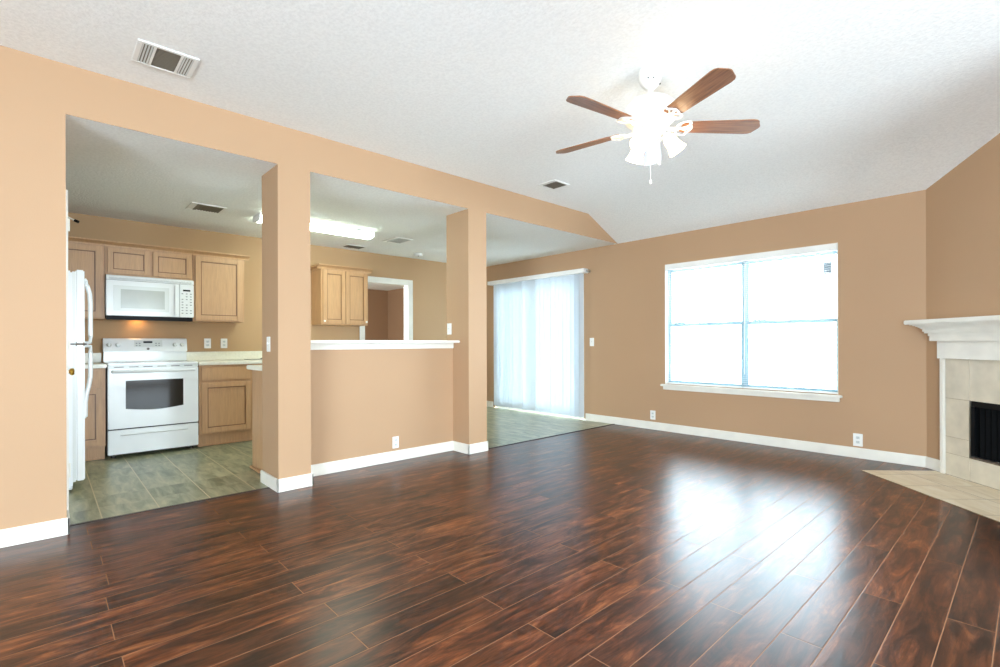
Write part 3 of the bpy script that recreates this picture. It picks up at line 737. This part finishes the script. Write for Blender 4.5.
# ------------------------------------------------------------------ ceiling light of the kitchen
t = thing('fluorescent_light', (-5.46, 2.26, ZC), 'long white fluorescent ceiling light in the kitchen, lit', 'ceiling light')
MB().box(-5.57, -5.35, 1.62, 2.92, ZC-0.02, ZC-0.0005, 0.003).build('base_plate', 'white', t)
MB().prism([(-5.565, ZC-0.02), (-5.562, ZC-0.046), (-5.545, ZC-0.062), (-5.51, ZC-0.070), (-5.41, ZC-0.070), (-5.375, ZC-0.062), (-5.358, ZC-0.046), (-5.355, ZC-0.02)], 'y', 1.635, 2.905).build('diffuser', 'fluor', t)
for y0, y1 in ((1.618, 1.635), (2.905, 2.922)):
    MB().prism([(-5.568, ZC-0.0205), (-5.565, ZC-0.047), (-5.547, ZC-0.065), (-5.51, ZC-0.073), (-5.41, ZC-0.073), (-5.373, ZC-0.065), (-5.355, ZC-0.047), (-5.352, ZC-0.0205)], 'y', y0, y1, 0.002).build('end_cap', 'white', t)

# ------------------------------------------------------------------ vents and detector
def vent(x0, x1, y0, y1, z, label, mode, pale=False):
    t = thing('ceiling_vent', ((x0+x1)/2, (y0+y1)/2, z), label, 'vent', 'ceiling vents')
    m = MB(); w = 0.022
    for a in ((x0, x0+w, y0, y1), (x1-w, x1, y0, y1), (x0+w, x1-w, y0, y0+w), (x0+w, x1-w, y1-w, y1)): m.box(*a, z-0.009, z-0.0005, 0.002)
    if mode == 'three':
        for yy in (y0+0.075, y1-0.085): m.box(x0+w, x1-w, yy, yy+0.012, z-0.009, z-0.0005)
    m.build('frame', 'white', t)
    if mode == 'side':
        MB().box(x0+w, x1-w, y0+w, y0+0.055, z-0.006, z-0.0005).build('side_panel', 'white', t)
    MB().box(x0+w, x1-w, y0+(0.075 if mode == 'side' else w), y1-w, z-0.003, z-0.0005).build('backing', 'grille', t)
    m = MB()
    if mode == 'three':
        mg = MB()
        for k in range(14):
            x = x0+w+0.006+k*(x1-x0-2*w-0.012)/13; mg.box(x-0.0035, x+0.0035, y0+0.09, y1-0.088, z-0.0065, z-0.004)
        mg.build('core_grille', 'grille', t)['label'] = 'grey louvred centre'
        for s0, s1 in ((y0+w, y0+0.072), (y1-0.070, y1-w)):
            me_ = MB()
            for k in range(4):
                y = s0+0.004+k*(s1-s0-0.008)/3; me_.box(x0+w, x1-w, y-0.004, y+0.004, z-0.008, z-0.004)
            me_.build('end_louvres', 'enamel2', t)
    else:
        n = 9
        for k in range(n):
            ya = y0+(0.075 if mode == 'side' else w); y = ya+0.004+k*(y1-w-ya-0.008)/(n-1); m.box(x0+w, x1-w, y-0.004, y+0.004, z-0.007, z-0.004)
        if mode == 'split': 
            ym = (y0+y1)/2; m.box(x0+w, x1-w, ym-0.012, ym+0.012, z-0.009, z-0.0045)
        if mode == 'side':
            m.box(x0+w, x1-w, y0+0.055, y0+0.075, z-0.009, z-0.0045)
    if mode != 'three': m.build('louvres', 'enamel2' if pale else 'grille', t)
    return t
vent(-3.508, -3.235, 0.375, 0.662, ZV, 'large white ceiling vent at the upper left of the living room ceiling', 'three')
vent(-3.46, -3.235, 3.735, 3.975, ZV, 'small dark-louvred vent in the living room ceiling above the pier', 'side')
vent(-5.66, -5.37, 1.03, 1.33, ZC, 'kitchen ceiling vent above the short cabinet, in front of the range', 'side')
vent(-6.49, -6.25, 3.0, 3.29, ZC, 'kitchen ceiling vent close to the wall above the two-door cabinet', 'split')
vent(-5.76, -5.42, 3.24, 3.50, ZC, 'pale ceiling vent right of the fluorescent light', 'side', True)
t = thing('smoke_detector', (-6.25, 4.12, ZC), 'round white smoke detector on the ceiling near the kitchen doorway', 'smoke detector')
MB().lathe([(0.07, 0), (0.07, -0.012), (0.062, -0.03), (0.045, -0.036), (0.003, -0.037)], (-6.25, 4.12, ZC-0.0005), None, 28).build('body', 'white', t)
MB().cyl((-6.215, 4.10, ZC-0.042), (-6.215, 4.10, ZC-0.03), 0.008, 8).build('test_button', 'dark', t)

# ------------------------------------------------------------------ outlets and switches
def plate(name, fn, w, h, kind, label, cat):
    """fn(u, d, z): u along the wall, d out of it."""
    o = Vector(fn(0, 0, 0))
    t = thing(name, o, label, cat, 'wall plates')
    MB(fn).box(-w/2, w/2, 0.0005, 0.006, -h/2, h/2, 0.002).build('cover_plate', 'white', t)
    gangs = 2 if w > 0.1 else 1
    for gq in range(gangs):
        u = 0 if gangs == 1 else (-0.026 + 0.052*gq)
        if kind == 'outlet':
            for z in (-0.021, 0.021):
                s = MB(fn).box(u-0.016, u+0.016, 0.006, 0.0085, z-0.013, z+0.013, 0.003).build('socket', 'enamel2', t)
                m = MB(fn)
                for a in (-0.006, 0.006): m.box(u+a-0.0012, u+a+0.0012, 0.0084, 0.0089, z-0.002, z+0.007)
                m.box(u-0.002, u+0.002, 0.0084, 0.0089, z-0.009, z-0.005); m.build('slots', 'dark', s)
        else:
            MB(fn).box(u-0.006, u+0.006, 0.006, 0.016, -0.004, 0.012, 0.002).build('toggle', 'enamel2', t)
wk = lambda y, z: (lambda u, d, zz: (XK+d, y+u, z+zz))
ww = lambda x, z: (lambda u, d, zz: (x+u, YW-d, z+zz))
plate('wall_outlet', wk(1.426, 1.11), 0.072, 0.116, 'outlet', 'outlet above the backsplash, the one nearer the range', 'outlet')
plate('wall_outlet', wk(1.601, 1.11), 0.072, 0.116, 'outlet', 'outlet above the backsplash, the one nearer the pier', 'outlet')
plate('wall_outlet', lambda u, d, z: (-4.075+d, 2.428+u, 0.175+z), 0.066, 0.108, 'outlet', 'white outlet low on the peach half wall', 'outlet')
plate('wall_outlet', ww(-3.297, 0.183), 0.072, 0.116, 'outlet', 'white outlet low on the window wall left of the window', 'outlet')
plate('wall_outlet', ww(-1.143, 0.172), 0.076, 0.120, 'outlet', 'white outlet low on the window wall near the hearth', 'outlet')
plate('light_switch', ww(-4.245, 1.115), 0.072, 0.116, 'switch', 'white light switch beside the vertical blind', 'switch')
plate('light_switch', lambda u, d, z: (-4.02+u, 1.283-d, 1.10+z), 0.072, 0.116, 'switch', 'white light switch on the side of the pier by the kitchen doorway', 'switch')
plate('light_switch', lambda u, d, z: (-4.13+u, 3.105-d, 1.252+z), 0.072, 0.116, 'switch', 'white light switch on the side of the pier above the bar ledge', 'switch')

# ------------------------------------------------------------------ ceiling fan
FXc, FYc = -1.562, 2.676
t = thing('ceiling_fan', (FXc, FYc, ZV), 'white five-blade ceiling fan with walnut blades and a lit light kit', 'ceiling fan')
C0 = (FXc, FYc, 0)
MB().lathe([(0.066, ZV-0.001), (0.068, ZV-0.02), (0.064, ZV-0.055), (0.052, ZV-0.085), (0.032, ZV-0.105), (0.018, ZV-0.11)], C0, None, 32).build('canopy', 'fan_white', t)
m = MB()
for a in (-1.2, -0.7, 1.0): 
    p = Vector((FXc+0.061*math.cos(a), FYc+0.061*math.sin(a), ZV-0.07)); m.cyl(p, p+Vector((math.cos(a)*0.006, math.sin(a)*0.006, -0.002)), 0.005, 8)
m.build('canopy_screws', 'dark', t)
MB().cyl((FXc, FYc, 2.56), (FXc, FYc, ZV-0.10), 0.0135, 16).build('downrod', 'fan_white', t)
MB().lathe([(0.022, 2.582), (0.028, 2.574), (0.075, 2.563), (0.115, 2.545), (0.142, 2.518), (0.150, 2.49), (0.150, 2.455), (0.142, 2.43), (0.118, 2.41), (0.105, 2.40), (0.105, 2.386), (0.07, 2.378)], C0, None, 40).build('motor_housing', 'fan_white', t)
MB().lathe([(0.062, 2.378), (0.066, 2.37), (0.066, 2.345), (0.055, 2.33), (0.035, 2.318), (0.012, 2.312), (0.002, 2.300)], C0, None, 32).build('light_kit_hub', 'fan_white', t)
# one blade with its iron, then copies
def blade_pts():
    w0, w1 = 0.050, 0.066; L0, L1 = 0.185, 0.655
    up = [(L0, w0*0.75), (L0+0.02, w0), (0.45, 0.060), (0.585, w1), (0.612, w1-0.002), (0.628, w1-0.012), (0.640, 0.030), (0.652, 0.012), (L1, 0.0)]
    return up + [(x, -y) for x, y in reversed(up[:-1])]
bl = MB().prism(blade_pts(), 'z', -0.003, 0.003, 0.0012)
blade = bl.build('blade', 'blade', None, origin=(0, 0, 0))
m = MB()
m.tube([(0.085, 0, 0.0), (0.11, 0, -0.012), (0.14, 0, -0.014), (0.165, 0, -0.010)], 0.011, 8)
def loop(cx, cy, rx, ry, rot, z):
    return [(cx+rx*math.cos(a)*math.cos(rot)-ry*math.sin(a)*math.sin(rot), cy+rx*math.cos(a)*math.sin(rot)+ry*math.sin(a)*math.cos(rot), z) for a in [2*PI*k/18 for k in range(18)]]
m.tube(loop(0.192, 0.034, 0.042, 0.025, 0.5, -0.009), 0.005, 8, True)
m.tube(loop(0.192, -0.034, 0.042, 0.025, -0.5, -0.009), 0.005, 8, True)
m.tube([(0.16, 0, -0.010), (0.20, 0, -0.009), (0.245, 0, -0.007)], 0.007, 8)
m.tube([(0.222, 0.048, -0.008), (0.240, 0.02, -0.007), (0.247, 0, -0.007), (0.240, -0.02, -0.007), (0.222, -0.048, -0.008)], 0.006, 8)
iron = m.build('blade_iron', 'fan_white', None, origin=(0, 0, 0))
for i in range(5):
    a = math.radians(47 - 72.6*i)
    if i == 4: a = math.radians(119)
    bo = blade if i == 0 else blade.copy(); io = iron if i == 0 else iron.copy()
    if i: COL.objects.link(bo); COL.objects.link(io)
    bo.parent = t; bo.location = (0, 0, 2.395-ZV); bo.rotation_euler = (math.radians(-12), 0, a)
    io.parent = bo; io.location = (0, 0, 0)
# light kit: three tilted tulip shades
for i in range(3):
    a = math.radians(38 + 120*i)
    d = Vector((math.cos(a), math.sin(a), 0)); root = Vector((FXc, FYc, 2.352)) + d*0.060
    ax = (d*0.56 + Vector((0, 0, -0.83))).normalized()
    q = ax.to_track_quat('Z', 'Y').to_matrix().to_4x4()
    ar = MB().tube([root-d*0.012, root+d*0.012+Vector((0, 0, 0.004)), root+d*0.022, root+d*0.026+ax*0.012], 0.009, 8)
    arm = ar.build('light_arm', 'fan_white', t)
    base_p = root+d*0.026+ax*0.008
    MB().lathe([(0.012, -0.004), (0.024, 0.0), (0.026, 0.016), (0.022, 0.022)], base_p, q, 20).build('socket', 'fan_white', arm)
    prof = [(0.022, 0.014), (0.032, 0.022), (0.038, 0.040), (0.038, 0.060), (0.040, 0.080), (0.046, 0.102), (0.052, 0.118), (0.054, 0.123)]
    inner = [(r-0.003, z) for r, z in reversed(prof)]
    sh = MB(); sh.lathe(prof+inner, base_p, q, 28, caps=False)
    sh.build('glass_shade', 'shade_glow', arm)['label'] = 'glowing frosted glass shade'
for (dx, dy, z0, z1) in ((0.014, -0.022, 2.328, 2.06), (0.046, 0.022, 2.345, 2.175)):
    m = MB().cyl((FXc+dx, FYc+dy, z1), (FXc+dx, FYc+dy, z0), 0.0012, 6); ch = m.build('pull_chain', 'white', t)
    MB().lathe([(0.002, 0.012), (0.007, 0.004), (0.009, -0.006), (0.006, -0.014), (0.001, -0.016)], (FXc+dx, FYc+dy, z1), None, 12).build('pull_knob', 'white', ch)
# windows added out of view to light the room (white frames around the openings)
w = thing('added_window_rear', (1.35, YR-0.05, BZ0), 'white framed wide window added unseen behind the camera for daylight', 'window', kind='structure')
m = MB()
for a in ((BX0, BX0+0.05, BZ0, BZ1), (BX1-0.05, BX1, BZ0, BZ1), (BX0+0.05, BX1-0.05, BZ0, BZ0+0.05), (BX0+0.05, BX1-0.05, BZ1-0.05, BZ1), (1.325, 1.375, BZ0+0.05, BZ1-0.05)): m.box(a[0], a[1], YR-0.08, YR-0.02, a[2], a[3])
m.build('window_frame', 'sash', w)
w = thing('added_window_right', (XR2+0.06, 1.45, RZ0), 'white framed window added unseen right of the camera for daylight', 'window', kind='structure')
m = MB()
for a in ((RY0, RY0+0.05, RZ0, RZ1), (RY1-0.05, RY1, RZ0, RZ1), (RY0+0.05, RY1-0.05, RZ0, RZ0+0.05), (RY0+0.05, RY1-0.05, RZ1-0.05, RZ1), (1.425, 1.475, RZ0+0.05, RZ1-0.05)): m.box(XR2+0.03, XR2+0.09, a[0], a[1], a[2], a[3])
m.build('window_frame', 'sash', w)
